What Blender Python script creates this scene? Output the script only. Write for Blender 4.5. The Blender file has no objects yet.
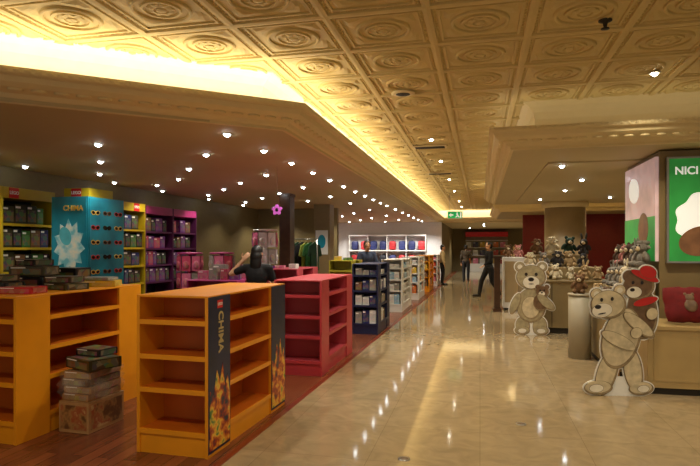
import bpy, bmesh, math, random
from mathutils import Vector, Matrix
rnd = random.Random(11)
SC = bpy.context.scene
COL = SC.collection
PI = math.pi
rad = math.radians
TH = rad(13.07); CT, ST = math.cos(TH), math.sin(TH)
F = 560.0
try:
    SC.view_settings.view_transform = 'Standard'
    SC.view_settings.look = 'None'
except Exception:
    pass

def at(px, zc):
    xc = (px-350)/F*zc
    return xc*CT-zc*ST, xc*ST+zc*CT

def S(r, g, b):
    f = lambda c: (c/255/12.92) if c/255 <= .04045 else ((c/255+.055)/1.055)**2.4
    return (f(r), f(g), f(b), 1)

# ------------------------------------------------------------------ materials
def mat(name, col, rough=.5, metal=0, var=.12, scale=12, bump=0, bscale=60, emit=0, coat=0, trans=0, alpha=1, objcol=False):
    m = bpy.data.materials.new(name); m.use_nodes = True
    nt = m.node_tree; N = nt.nodes; L = nt.links
    b = N['Principled BSDF']
    tc = N.new('ShaderNodeTexCoord')
    nz = N.new('ShaderNodeTexNoise'); nz.inputs['Scale'].default_value = scale
    L.new(tc.outputs['Object'], nz.inputs['Vector'])
    mr = N.new('ShaderNodeMapRange')
    for k, v in (('From Min', .3), ('From Max', .7), ('To Min', 1-var), ('To Max', 1+var)):
        mr.inputs[k].default_value = v
    L.new(nz.outputs[0], mr.inputs['Value'])
    vm = N.new('ShaderNodeVectorMath'); vm.operation = 'SCALE'
    if objcol:
        oi = N.new('ShaderNodeObjectInfo'); L.new(oi.outputs['Color'], vm.inputs[0])
    else:
        vm.inputs[0].default_value = col[:3]
    L.new(mr.outputs[0], vm.inputs['Scale'])
    L.new(vm.outputs['Vector'], b.inputs['Base Color'])
    b.inputs['Roughness'].default_value = rough
    b.inputs['Metallic'].default_value = metal
    if coat: b.inputs['Coat Weight'].default_value = coat
    if trans: b.inputs['Transmission Weight'].default_value = trans
    if alpha < 1: b.inputs['Alpha'].default_value = alpha
    if emit:
        L.new(vm.outputs['Vector'], b.inputs['Emission Color'])
        b.inputs['Emission Strength'].default_value = emit
    if bump:
        n2 = N.new('ShaderNodeTexNoise'); n2.inputs['Scale'].default_value = bscale
        L.new(tc.outputs['Object'], n2.inputs['Vector'])
        bp = N.new('ShaderNodeBump'); bp.inputs['Strength'].default_value = bump
        bp.inputs['Distance'].default_value = .02
        L.new(n2.outputs[0], bp.inputs['Height']); L.new(bp.outputs['Normal'], b.inputs['Normal'])
    return m

def print_mat(name, scale=14):
    m = bpy.data.materials.new(name); m.use_nodes = True
    nt = m.node_tree; N = nt.nodes; L = nt.links; b = N['Principled BSDF']
    tc = N.new('ShaderNodeTexCoord'); v = N.new('ShaderNodeTexVoronoi'); v.inputs['Scale'].default_value = scale
    L.new(tc.outputs['Object'], v.inputs['Vector'])
    hs = N.new('ShaderNodeHueSaturation'); hs.inputs['Saturation'].default_value = .8; hs.inputs['Value'].default_value = .7
    L.new(v.outputs['Color'], hs.inputs['Color'])
    mg = N.new('ShaderNodeMix'); mg.data_type = 'RGBA'; mg.blend_type = 'MULTIPLY'; mg.inputs[0].default_value = .85
    L.new(hs.outputs['Color'], mg.inputs[6]); mg.inputs[7].default_value = (1, .82, .42, 1)
    oi = N.new('ShaderNodeObjectInfo')
    mx = N.new('ShaderNodeMix'); mx.data_type = 'RGBA'; mx.inputs[0].default_value = .28
    L.new(oi.outputs['Color'], mx.inputs[6]); L.new(mg.outputs[2], mx.inputs[7])
    L.new(mx.outputs[2], b.inputs['Base Color']); b.inputs['Roughness'].default_value = .35
    return m

def tile_mat():
    m = bpy.data.materials.new('polished_marble_tiles'); m.use_nodes = True
    nt = m.node_tree; N = nt.nodes; L = nt.links; b = N['Principled BSDF']
    g = N.new('ShaderNodeNewGeometry')
    br = N.new('ShaderNodeTexBrick'); br.offset = 0; br.squash = 1
    br.inputs['Scale'].default_value = 1; br.inputs['Brick Width'].default_value = .8; br.inputs['Row Height'].default_value = .8
    br.inputs['Mortar Size'].default_value = .002; br.inputs['Mortar Smooth'].default_value = .4
    br.inputs['Color1'].default_value = S(166, 146, 112); br.inputs['Color2'].default_value = S(159, 139, 105)
    br.inputs['Mortar'].default_value = S(128, 110, 80)
    L.new(g.outputs['Position'], br.inputs['Vector'])
    nz = N.new('ShaderNodeTexNoise'); nz.inputs['Scale'].default_value = 4.5; nz.inputs['Detail'].default_value = 9; nz.inputs['Distortion'].default_value = 1.4
    L.new(g.outputs['Position'], nz.inputs['Vector'])
    mr = N.new('ShaderNodeMapRange'); mr.inputs['From Min'].default_value = .3; mr.inputs['From Max'].default_value = .7
    mr.inputs['To Min'].default_value = .84; mr.inputs['To Max'].default_value = 1.12
    L.new(nz.outputs[0], mr.inputs['Value'])
    vm = N.new('ShaderNodeVectorMath'); vm.operation = 'SCALE'
    L.new(br.outputs['Color'], vm.inputs[0]); L.new(mr.outputs[0], vm.inputs['Scale'])
    L.new(vm.outputs['Vector'], b.inputs['Base Color'])
    r2 = N.new('ShaderNodeMapRange'); r2.inputs['To Min'].default_value = .045; r2.inputs['To Max'].default_value = .10
    L.new(nz.outputs[0], r2.inputs['Value']); L.new(r2.outputs[0], b.inputs['Roughness'])
    b.inputs['IOR'].default_value = 1.52
    return m

def wood_mat():
    m = bpy.data.materials.new('red_brown_plank_floor'); m.use_nodes = True
    nt = m.node_tree; N = nt.nodes; L = nt.links; b = N['Principled BSDF']
    g = N.new('ShaderNodeNewGeometry')
    mp = N.new('ShaderNodeMapping'); mp.inputs['Rotation'].default_value = (0, 0, PI/2)
    L.new(g.outputs['Position'], mp.inputs['Vector'])
    br = N.new('ShaderNodeTexBrick'); br.offset = .37
    br.inputs['Scale'].default_value = 1; br.inputs['Brick Width'].default_value = 1.2; br.inputs['Row Height'].default_value = .11
    br.inputs['Mortar Size'].default_value = .003
    br.inputs['Color1'].default_value = S(134, 74, 44); br.inputs['Color2'].default_value = S(98, 52, 30); br.inputs['Mortar'].default_value = S(36, 16, 9)
    L.new(mp.outputs[0], br.inputs['Vector'])
    mp2 = N.new('ShaderNodeMapping'); mp2.inputs['Scale'].default_value = (30, 1.5, 1)
    L.new(g.outputs['Position'], mp2.inputs['Vector'])
    nz = N.new('ShaderNodeTexNoise'); nz.inputs['Scale'].default_value = 2; nz.inputs['Detail'].default_value = 5
    L.new(mp2.outputs[0], nz.inputs['Vector'])
    mr = N.new('ShaderNodeMapRange'); mr.inputs['To Min'].default_value = .6; mr.inputs['To Max'].default_value = 1.35
    L.new(nz.outputs[0], mr.inputs['Value'])
    vm = N.new('ShaderNodeVectorMath'); vm.operation = 'SCALE'
    L.new(br.outputs['Color'], vm.inputs[0]); L.new(mr.outputs[0], vm.inputs['Scale'])
    L.new(vm.outputs['Vector'], b.inputs['Base Color']); b.inputs['Roughness'].default_value = .26
    return m

def ramp_mat(name, stops, scale=9):
    m = bpy.data.materials.new(name); m.use_nodes = True
    nt = m.node_tree; N = nt.nodes; L = nt.links; b = N['Principled BSDF']
    tc = N.new('ShaderNodeTexCoord'); nz = N.new('ShaderNodeTexNoise'); nz.inputs['Scale'].default_value = scale; nz.inputs['Detail'].default_value = 3
    L.new(tc.outputs['Object'], nz.inputs['Vector'])
    cr = N.new('ShaderNodeValToRGB'); e = cr.color_ramp.elements
    e[0].position = stops[0][0]; e[0].color = stops[0][1]; e[1].position = stops[-1][0]; e[1].color = stops[-1][1]
    for p, c in stops[1:-1]:
        x = e.new(p); x.color = c
    L.new(nz.outputs[0], cr.inputs[0]); L.new(cr.outputs[0], b.inputs['Base Color']); b.inputs['Roughness'].default_value = .35
    return m

M_ = {}
M_['marble'] = tile_mat(); M_['wood'] = wood_mat()
M_['flame'] = ramp_mat('flame_print', [(.36, S(24, 40, 60)), (.45, S(150, 34, 20)), (.53, S(214, 120, 30)), (.6, S(236, 190, 60)), (.7, S(60, 120, 60))], 11)
M_['splash'] = ramp_mat('pale_splash_print', [(.38, S(120, 200, 210)), (.5, S(200, 232, 230)), (.62, S(240, 240, 220))], 7)
M_['ceil'] = mat('embossed_olive_gold_plaster', S(204, 180, 118), .7, var=.04, scale=3)
M_['cove'] = mat('smooth_cream_plaster', S(238, 228, 200), .7, var=.03)
M_['mould'] = mat('pale_painted_moulding', S(220, 200, 150), .6, var=.015)
M_['soffit'] = mat('olive_brown_painted_soffit', S(190, 174, 132), .7, var=.03, scale=1)
M_['wall'] = mat('olive_brown_wall_paint', S(120, 104, 64), .6, var=.05)
M_['white_wall'] = mat('white_shop_wall', S(222, 222, 220), .6, var=.03)
M_['red_wall'] = mat('deep_red_wall', S(128, 20, 22), .5, var=.08)
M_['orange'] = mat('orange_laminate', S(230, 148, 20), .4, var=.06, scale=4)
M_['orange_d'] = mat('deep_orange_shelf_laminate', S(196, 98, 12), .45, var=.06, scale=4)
M_['red'] = mat('crimson_laminate', S(182, 56, 64), .4, var=.06, scale=4)
M_['pink'] = mat('rose_pink_laminate', S(188, 72, 84), .4, var=.06, scale=4)
M_['magenta'] = mat('magenta_laminate', S(170, 50, 110), .4, var=.06, scale=4)
M_['navy'] = mat('navy_laminate', S(26, 34, 66), .4, var=.1, scale=4)
M_['white'] = mat('white_laminate', S(226, 224, 218), .4, var=.04, scale=4)
M_['greige'] = mat('grey_beige_laminate', S(164, 154, 130), .45, var=.04, scale=4)
M_['lime'] = mat('lime_yellow_laminate', S(180, 172, 50), .4, var=.06, scale=4)
M_['yellow'] = mat('yellow_laminate', S(196, 168, 28), .4, var=.06, scale=4)
M_['purple'] = mat('dark_purple_laminate', S(92, 34, 78), .4, var=.08, scale=4)
M_['lilac'] = mat('lilac_plastic', S(180, 86, 180), .4, var=.08, scale=4)
M_['darkback'] = mat('dark_backboard', S(40, 37, 36), .6)
M_['beige'] = mat('beige_brown_laminate', S(172, 150, 110), .45, var=.06, scale=4)
M_['olivebrown'] = mat('olive_brown_laminate', S(138, 118, 78), .45, var=.08, scale=4)
M_['darkwood'] = mat('dark_wood', S(74, 46, 26), .4, var=.2, scale=9)
M_['tanbase'] = mat('tan_counter_laminate', S(180, 152, 98), .45, var=.06, scale=4)
M_['teal'] = mat('teal_poster', S(30, 140, 164), .35, var=.3, scale=3)
M_['teal_l'] = mat('pale_teal_poster', S(90, 186, 198), .35, var=.3, scale=4)
M_['navyprint'] = mat('navy_printed_board', S(14, 24, 58), .35, var=.3, scale=6)
M_['gold'] = mat('gold_print', S(236, 196, 80), .35, var=.1)
M_['goldgrey'] = mat('dull_gold_print', S(196, 172, 112), .35, var=.1)
M_['logored'] = mat('bright_red_print', S(210, 20, 24), .35, var=.03)
M_['whiteprint'] = mat('white_print', S(240, 238, 230), .4, var=.02)
M_['carton'] = mat('carton_skin', None, .35, var=.1, objcol=True)
M_['cartonprint'] = print_mat('carton_artwork', 18)
M_['cardboard'] = mat('brown_cardboard', S(168, 126, 76), .75, var=.1, scale=20)
M_['boxprint'] = ramp_mat('brown_box_artwork', [(.38, S(96, 62, 34)), (.5, S(160, 118, 68)), (.6, S(150, 70, 40)), (.68, S(190, 156, 100))], 10)
M_['tape'] = mat('packing_tape', S(204, 170, 120), .25)
M_['plastic'] = mat('clear_plastic_film', S(225, 218, 200), .08, alpha=.10, bump=1.0, bscale=22, var=.3, scale=9)
M_['plush'] = mat('plush_fur', None, .9, var=.18, scale=60, bump=.5, bscale=160, objcol=True)
M_['plushlight'] = mat('pale_plush_fur', S(216, 196, 160), .9, var=.1, scale=60, bump=.5, bscale=160)
M_['black'] = mat('glossy_black_plastic', S(14, 13, 13), .25, var=.05)
M_['metal'] = mat('brushed_steel', S(170, 168, 162), .3, metal=1, var=.05)
M_['lamp'] = mat('lit_lamp_glass', (.86, .94, 1, 1), .3, emit=32, var=.01)
M_['lampw'] = mat('lit_warm_lamp_glass', (1, .92, .74, 1), .3, emit=32, var=.01)
M_['trimw'] = mat('white_lamp_trim', S(180, 172, 150), .4)
M_['dark'] = mat('dark_vent', S(36, 28, 16), .6)
M_['green_lit'] = mat('lit_green_poster', S(48, 150, 64), .3, emit=.34, var=.2, scale=3)
M_['green_exit'] = mat('lit_exit_green', S(20, 140, 70), .3, emit=.9, var=.03)
M_['white_lit'] = mat('lit_white_print', S(245, 245, 235), .3, emit=.5, var=.02)
M_['brown_lit'] = mat('lit_brown_print', S(120, 80, 48), .3, emit=.25, var=.25, scale=9)
M_['pink_lit'] = mat('lit_pale_pink_poster', S(222, 190, 190), .3, emit=.26, var=.15, scale=4)
M_['brown_p'] = mat('brown_print', S(116, 88, 62), .45, var=.25, scale=16)
M_['tan_p'] = mat('tan_fur_print', S(206, 190, 154), .5, var=.2, scale=14)
M_['beige_p'] = mat('beige_fur_print', S(170, 156, 120), .5, var=.22, scale=14)
M_['cream_p'] = mat('cream_print', S(234, 226, 206), .45, var=.08)
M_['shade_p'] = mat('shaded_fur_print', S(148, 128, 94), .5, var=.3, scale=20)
M_['outline_p'] = mat('dark_brown_outline_print', S(106, 86, 60), .45)
M_['dark_p'] = mat('near_black_print', S(34, 26, 22), .4)
M_['red_p'] = mat('red_print', S(196, 34, 30), .45, var=.08)
M_['redvelvet'] = mat('red_velvet', S(112, 14, 18), .85, var=.2, bump=.3, bscale=120)
M_['skin'] = mat('warm_skin', S(206, 156, 120), .5, var=.05)
M_['hair'] = mat('black_hair', S(12, 10, 9), .5, var=.3, scale=60)
M_['shirt_black'] = mat('black_cloth', S(11, 10, 12), .9, var=.2, bump=.2)
M_['shirt_blue'] = mat('slate_blue_cloth', S(62, 74, 98), .8, var=.15, bump=.2)
M_['shirt_brown'] = mat('dark_olive_cloth', S(60, 48, 30), .8, var=.15, bump=.2)
M_['shirt_cream'] = mat('cream_cloth', S(196, 170, 120), .8, var=.15, bump=.2)
M_['trou'] = mat('charcoal_trouser_cloth', S(24, 23, 26), .8, var=.15, bump=.2)
M_['shoe'] = mat('black_shoe_leather', S(18, 16, 15), .4)
M_['eyew'] = mat('eye_white', S(225, 222, 215), .2)
M_['lip'] = mat('lip_skin', S(160, 84, 76), .5)
M_['cloth'] = mat('garment_cloth', None, .85, var=.15, objcol=True, bump=.3)
M_['bagcloth'] = mat('bag_fabric', None, .6, var=.12, objcol=True)
M_['strip'] = mat('mahogany_edge_strip', S(120, 50, 28), .3)

# ------------------------------------------------------------------ mesh helpers
VF = Matrix(((1, 0, 0, 0), (0, 0, -1, 0), (0, 1, 0, 0), (0, 0, 0, 1)))   # local z -> -Y
VR = Matrix(((0, 0, 1, 0), (1, 0, 0, 0), (0, 1, 0, 0), (0, 0, 0, 1)))    # local z -> +X, local x -> +Y
VL = Matrix(((0, 0, -1, 0), (-1, 0, 0, 0), (0, 1, 0, 0), (0, 0, 0, 1)))  # local z -> -X, local x -> -Y
def TR(x, y, z): return Matrix.Translation(Vector((x, y, z)))
def RZ(a): return Matrix.Rotation(a, 4, 'Z')

class MB:
    def __init__(s): s.bm = bmesh.new()
    def add(s, verts, faces, mi=0, M=None, sm=False):
        vs = [s.bm.verts.new(M @ Vector(v) if M else Vector(v)) for v in verts]
        for f in faces:
            try:
                fc = s.bm.faces.new([vs[i] for i in f]); fc.material_index = mi; fc.smooth = sm
            except ValueError:
                pass
        return s
    def box(s, x0, x1, y0, y1, z0, z1, mi=0, M=None):
        v = [(x0, y0, z0), (x1, y0, z0), (x1, y1, z0), (x0, y1, z0), (x0, y0, z1), (x1, y0, z1), (x1, y1, z1), (x0, y1, z1)]
        return s.add(v, [(0, 3, 2, 1), (4, 5, 6, 7), (0, 1, 5, 4), (1, 2, 6, 5), (2, 3, 7, 6), (3, 0, 4, 7)], mi, M)
    def prism(s, poly, h0, h1, mi=0, M=None, sm=False):
        n = len(poly)
        v = [(p[0], p[1], h0) for p in poly]+[(p[0], p[1], h1) for p in poly]
        f = [tuple(range(n-1, -1, -1)), tuple(range(n, 2*n))]+[(i, (i+1) % n, n+(i+1) % n, n+i) for i in range(n)]
        return s.add(v, f, mi, M, sm)
    def cyl(s, p0, p1, r0, r1=None, n=12, mi=0, M=None, sm=True):
        r1 = r0 if r1 is None else r1
        p0, p1 = Vector(p0), Vector(p1); d = (p1-p0)
        if d.length < 1e-6: return s
        d.normalize(); a = d.orthogonal().normalized(); b = d.cross(a)
        v = []
        for p, r in ((p0, r0), (p1, r1)):
            for i in range(n):
                t = 2*PI*i/n; v.append(p+a*(r*math.cos(t))+b*(r*math.sin(t)))
        f = [tuple(range(n-1, -1, -1)), tuple(range(n, 2*n))]+[(i, (i+1) % n, n+(i+1) % n, n+i) for i in range(n)]
        return s.add(v, f, mi, M, sm)
    def lathe(s, prof, n=24, mi=0, M=None, sm=True):
        v = []; f = []
        for r, z in prof:
            for i in range(n):
                t = 2*PI*i/n; v.append((max(r, 1e-4)*math.cos(t), max(r, 1e-4)*math.sin(t), z))
        for k in range(len(prof)-1):
            for i in range(n):
                j = (i+1) % n; f.append((k*n+i, k*n+j, (k+1)*n+j, (k+1)*n+i))
        f.append(tuple(range(n-1, -1, -1))); f.append(tuple(range((len(prof)-1)*n, len(prof)*n)))
        return s.add(v, f, mi, M, sm)
    def ell(s, c, r, M=None, n=14, m=9, mi=0, rot=None):
        if isinstance(r, (int, float)): r = (r, r, r)
        v = [Vector((0, 0, -r[2]))]; f = []
        for k in range(1, m):
            ph = -PI/2+PI*k/m
            for i in range(n):
                t = 2*PI*i/n
                v.append(Vector((r[0]*math.cos(ph)*math.cos(t), r[1]*math.cos(ph)*math.sin(t), r[2]*math.sin(ph))))
        v.append(Vector((0, 0, r[2]))); top = len(v)-1
        for i in range(n):
            j = (i+1) % n
            f.append((0, 1+j, 1+i)); f.append((top, 1+(m-2)*n+i, 1+(m-2)*n+j))
            for k in range(m-2):
                f.append((1+k*n+i, 1+k*n+j, 1+(k+1)*n+j, 1+(k+1)*n+i))
        c = Vector(c)
        v = [((rot @ p) if rot else p)+c for p in v]
        return s.add(v, f, mi, M, True)
    def cap(s, p0, p1, r0, r1, M=None):
        s.cyl(p0, p1, r0, r1, 14, 0, M); s.ell(p0, r0*.995, M); s.ell(p1, r1*.995, M); return s
    def mesh(s, name):
        bmesh.ops.recalc_face_normals(s.bm, faces=s.bm.faces[:])
        me = bpy.data.meshes.new(name); s.bm.to_mesh(me); s.bm.free(); return me
    def build(s, name, mats, parent=None, bevel=0):
        me = s.mesh(name)
        for m in (mats if isinstance(mats, (list, tuple)) else [mats]):
            me.materials.append(M_[m] if isinstance(m, str) else m)
        o = bpy.data.objects.new(name, me); COL.objects.link(o)
        if parent: o.parent = parent
        if bevel:
            bv = o.modifiers.new('bevel', 'BEVEL'); bv.width = bevel; bv.segments = 2; bv.limit_method = 'ANGLE'
        return o

LABELS = {}
def tag(o, label, cat, group=None):
    o['label'] = label; o['category'] = cat
    if group: o['group'] = group
    n = len(label.split())
    if n < 4 or n > 16: print('LABELLEN', n, label)
    LABELS[label] = LABELS.get(label, 0)+1
    return o
def thing(name, label, cat, loc=(0, 0, 0), rz=0, group=None):
    o = bpy.data.objects.new(name, None); COL.objects.link(o); o.empty_display_size = .1
    o.location = loc; o.rotation_euler = (0, 0, rz)
    return tag(o, label, cat, group)
def struct(o): o['kind'] = 'structure'; return o
def copy_tree(o, parent=None):
    c = o.copy(); COL.objects.link(c)
    if parent: c.parent = parent
    for ch in o.children:
        copy_tree(ch, c)
    return c
def setcol(o, c):
    o.color = c
    for ch in o.children: setcol(ch, c)
def TF(loc, rz):
    M = TR(*loc) @ RZ(rz); return lambda x, y, z: M @ Vector((x, y, z))
def text(body, size, m, parent, M, name='lettering', ext=.002, bold=True):
    cu = bpy.data.curves.new('t', 'FONT'); cu.body = body; cu.size = size; cu.align_x = 'CENTER'; cu.align_y = 'CENTER'; cu.extrude = ext
    if bold: cu.offset = size*.02
    o = bpy.data.objects.new('t', cu); COL.objects.link(o); bpy.context.view_layer.update()
    dg = bpy.context.evaluated_depsgraph_get(); me = bpy.data.meshes.new_from_object(o.evaluated_get(dg))
    bpy.data.objects.remove(o); me.transform(M); me.materials.clear(); me.materials.append(M_[m])
    t = bpy.data.objects.new(name, me); COL.objects.link(t)
    if parent: t.parent = parent
    return t
ORD = ['first', 'second', 'third', 'fourth', 'fifth', 'sixth', 'seventh', 'eighth', 'ninth', 'tenth', 'eleventh', 'twelfth', 'thirteenth', 'fourteenth', 'fifteenth', 'sixteenth', 'seventeenth', 'eighteenth', 'nineteenth', 'twentieth', 'twenty-first', 'twenty-second', 'twenty-third', 'twenty-fourth']
def ellipse(cx, cy, a, b, rot=0, n=28):
    c, s = math.cos(rad(rot)), math.sin(rad(rot))
    return [(cx+a*math.cos(t)*c-b*math.sin(t)*s, cy+a*math.cos(t)*s+b*math.sin(t)*c) for t in [2*PI*i/n for i in range(n)]]

# ------------------------------------------------------------------ setting
ZS, ZL, ZC = 2.70, 2.92, 3.30
def floor_poly(name, pts, m, z0=-.1, z1=0):
    return struct(MB().prism(pts, z0, z1).build(name, m))
bx = lambda y: -1.80+(y-3)*.0178
floor_poly('floor', [(bx(-2), -2), (8, -2), (8, 37), (-1.4, 37), (-1.5, 20), (bx(14), 14)], 'marble')
floor_poly('floor', [(-7.2, -2), (bx(-2)-.06, -2), (bx(14)-.06, 14), (-1.56, 20), (-1.46, 37), (-7.2, 37)], 'wood')
floor_poly('trim_1', [(bx(-2)-.06, -2), (bx(-2), -2), (bx(14), 14), (-1.5, 20), (-1.4, 37), (-1.46, 37), (-1.56, 20), (bx(14)-.06, 14)], 'strip', -.1, .002)

def ceiling_tile():
    """one pressed plaster square: nested square frames, corner leaves, round medallion; repeated by the two arrays"""
    n = 32
    def cos4(p): return max(0, -math.cos(4*p))
    B = lambda h: (lambda p: h)
    rings = [('c', .020, B(.024)), ('c', .036, B(.020)), ('c', .040, B(.008)), ('c', .052, B(.008)),
             ('c', .056, B(.018)), ('c', .096, lambda p: .014+.006*math.cos(8*p)), ('c', .102, B(.004)), ('c', .120, B(.004)),
             ('c', .124, B(.018)), ('c', .144, B(.018)), ('c', .148, B(.003)), ('c', .192, B(.003)),
             ('c', .196, B(.020)), ('c', .208, B(.025)), ('c', .220, B(.020)), ('c', .224, B(.002)), ('c', .236, B(.002)),
             ('m', .25, lambda p: .002+.016*cos4(p)), ('m', .55, lambda p: .002+.018*cos4(p)), ('m', .8, lambda p: .002), ('s', .290, B(.002)),
             ('s', .293, B(.016)), ('s', .310, B(.016)), ('s', .313, B(.003)), ('s', .346, B(.002)), ('s', .350, B(.022)), ('s', .38, B(.026))]
    v = [(0, 0, -.028)]; fs = []
    for kind, r, h in rings:
        for i in range(n):
            p = 2*PI*i/n; c, s = math.cos(p), math.sin(p); q = 1/max(abs(c), abs(s))
            if kind == 'c': x, y = r*c, r*s
            elif kind == 's': x, y = r*q*c, r*q*s
            else:
                k = .236*(1-r)+.290*q*r; x, y = k*c, k*s
            v.append((x, y, -h(p)))
    for i in range(n): fs.append((0, 1+i, 1+(i+1) % n))
    for k in range(len(rings)-1):
        for i in range(n):
            j = (i+1) % n; fs.append((1+k*n+i, 1+(k+1)*n+i, 1+(k+1)*n+j, 1+k*n+j))
    bm = bmesh.new(); vs = [bm.verts.new(p) for p in v]
    for f in fs: bm.faces.new([vs[i] for i in f]).smooth = False
    for e in range(4):
        R4 = RZ(e*PI/2)
        for t in range(12):
            bmesh.ops.create_icosphere(bm, subdivisions=1, radius=.012, matrix=R4 @ TR(-.31+t*.0563, .330, -.004))
    bmesh.ops.recalc_face_normals(bm, faces=bm.faces[:])
    me = bpy.data.meshes.new('ceiling'); bm.to_mesh(me); bm.free(); me.materials.append(M_['ceil'])
    o = bpy.data.objects.new('ceiling', me); COL.objects.link(o)
    if o.data.polygons[0].normal.z > 0: o.data.flip_normals()
    o.location = (-7*.76, 4.45-5*.76, ZC)
    for nme, cnt, off in (('across', 17, (.76, 0, 0)), ('along', 35, (0, .76, 0))):
        a = o.modifiers.new(nme, 'ARRAY'); a.count = cnt; a.use_relative_offset = False; a.use_constant_offset = True; a.constant_offset_displace = off
    struct(o)
ceiling_tile()
struct(MB().box(-7.2, 8, -2, 37, 3.36, 3.42).build('ceiling', 'soffit'))

def offpath(path, d):
    out = []
    for i, p in enumerate(path):
        p = Vector(p)
        ns = []
        if i > 0:
            e = (p-Vector(path[i-1])).normalized(); ns.append(Vector((-e.y, e.x)))
        if i < len(path)-1:
            e = (Vector(path[i+1])-p).normalized(); ns.append(Vector((-e.y, e.x)))
        if len(ns) == 1: out.append(p+ns[0]*d)
        else:
            b = (ns[0]+ns[1]).normalized(); out.append(p+b*(d/max(.3, b.dot(ns[0]))))
    return out
def sweep(name, path, prof, m, beads=None):
    rows = [offpath(path, d) for d, z in prof]
    v = []; f = []; n = len(path)
    for (d, z), row in zip(prof, rows):
        v += [(p.x, p.y, z) for p in row]
    for k in range(len(prof)-1):
        for i in range(n-1):
            f.append((k*n+i, k*n+i+1, (k+1)*n+i+1, (k+1)*n+i))
    mb = MB().add(v, f)
    if beads:
        for i in beads:                                   # leaf-and-dart ornament running along the moulding
            for d, z, st, r in ((.005, ZS+.198, .075, (.030, .012, .018)), (.128, ZS+.080, .16, (.06, .03, .02))):
                pp = offpath(path, d); a, b = pp[i], pp[i+1]; e = b-a; ln = min(e.length, 14); e.normalize()
                R3 = Matrix.Rotation(math.atan2(e.y, e.x), 3, 'Z'); t = st*.5
                while t < ln:
                    q = a+e*t if i != 0 or path is not LP else b-e*t
                    mb.ell((q.x, q.y, z), r, None, 8, 5, 0, R3); t += st
    return struct(mb.build(name, m))
MOULD = [(.275, ZS+.01), (.275, ZS-.008), (.24, ZS-.008), (.24, ZS+.02), (.21, ZS+.03), (.19, ZS+.06), (.15, ZS+.075), (.10, ZS+.09), (.06, ZS+.12), (.045, ZS+.16), (.01, ZS+.17), (0, ZS+.18), (0, ZL), (.03, ZL), (.03, ZS+.16), (.54, ZS+.16)]
COVE = [(.54, ZS+.16), (.54, 3.10), (.52, 3.18), (.47, 3.24), (.40, 3.285), (.38, 3.33)]
LP = [(-7.6, .07), (-1.62, 5.09), (-1.62, 26.5), (8, 26.5)]
sweep('trim_2', LP, MOULD, 'mould', (0, 1)); sweep('trim_3', LP, COVE, 'cove')
R1 = [(8, 16), (.11, 16), (.11, 6.62), (8, 6.40)]
sweep('trim_4', R1, MOULD, 'mould', (1, 2)); sweep('trim_5', R1, COVE, 'mould')
R2 = [(8, 24.4), (.4, 24.4), (.4, 18.6), (8, 18.6)]
sweep('trim_6', R2, MOULD, 'mould'); sweep('trim_7', R2, COVE, 'cove')
o = offpath(LP, .25)
struct(MB().prism([(-7.6, o[0].y), (o[1].x, o[1].y), (o[2].x, o[2].y), (8, o[3].y), (8, 37), (-7.6, 37)], ZS, ZS+.03).build('ceiling', 'soffit'))
o = offpath(R1, .25)
struct(MB().prism([tuple(p) for p in o], ZS, ZS+.03).build('ceiling', 'soffit'))
o = offpath(R2, .25)
struct(MB().prism([tuple(p) for p in o], ZS, ZS+.03).build('ceiling', 'soffit'))
struct(MB().box(.9, 6, 8.0, 14.6, ZS-.02, ZS).build('trim_8', 'soffit'))

struct(MB().box(-6.75, -6.6, -2, 16, 0, 3.3).build('wall_left', 'wall'))
struct(MB().box(-6.6, -4.1, 16, 16.15, 0, ZS).build('wall_back', 'wall'))
struct(MB().box(-7.2, -6.9, 16, 26, 0, ZS).build('wall_far_left', 'white_wall'))
struct(MB().box(-7.2, -1.72, 26, 26.15, 0, ZS).build('wall_far_white', 'white_wall'))
struct(MB().box(-1.87, -1.72, 26.15, 37, 0, ZS).build('wall_corridor_left', 'wall'))
struct(MB().box(-7.2, 8, 36.85, 37, 0, 3.3).build('wall_end', 'wall'))
struct(MB().box(8, 8.15, -2, 37, 0, 3.3).build('wall_right', 'wall'))
struct(MB().box(1.5, 8, 21, 21.15, 0, 2.75).build('wall_far_red', 'red_wall'))
struct(MB().box(-6.6, -4.1, 15.97, 16, 0, .12).build('baseboard_back', 'dark'))

# ------------------------------------------------------------------ lights
def area(path, i, off, z, wpm, col, up=True, w=.08):
    p = offpath(path, off); a, b = p[i], p[i+1]; d = (b-a); ln = d.length
    l = bpy.data.lights.new('cove_or_fill_light', 'AREA'); l.shape = 'RECTANGLE'; l.size = ln; l.size_y = w; l.energy = wpm*ln; l.color = col
    ob = bpy.data.objects.new('cove_or_fill_light', l); COL.objects.link(ob)
    ob.location = ((a.x+b.x)/2, (a.y+b.y)/2, z)
    ob.rotation_euler = (PI if up else 0, 0, math.atan2(d.y, d.x))
WARM = (1, .91, .69)
area(LP, 0, .2, ZS+.19, 7.0, WARM); area(LP, 1, .2, ZS+.19, 5.8, WARM); area(LP, 2, .26, ZS+.18, 5, WARM)
area(R1, 0, .26, ZS+.18, 10, WARM); area(R2, 2, .26, ZS+.18, 7, WARM)
area(R1, 1, .2, ZS+.19, .9, WARM); area(R1, 2, .2, ZS+.19, .8, WARM)  # weak fill strips added on the unlit right soffit to lift the ceiling
def spot(x, y, z, e, col=(1, .82, .55), size=110, blend=.7):
    l = bpy.data.lights.new('spot', 'SPOT'); l.energy = e; l.color = col; l.spot_size = rad(size); l.spot_blend = blend; l.shadow_soft_size = .04
    ob = bpy.data.objects.new('spot', l); COL.objects.link(ob); ob.location = (x, y, z-.05)
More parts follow.
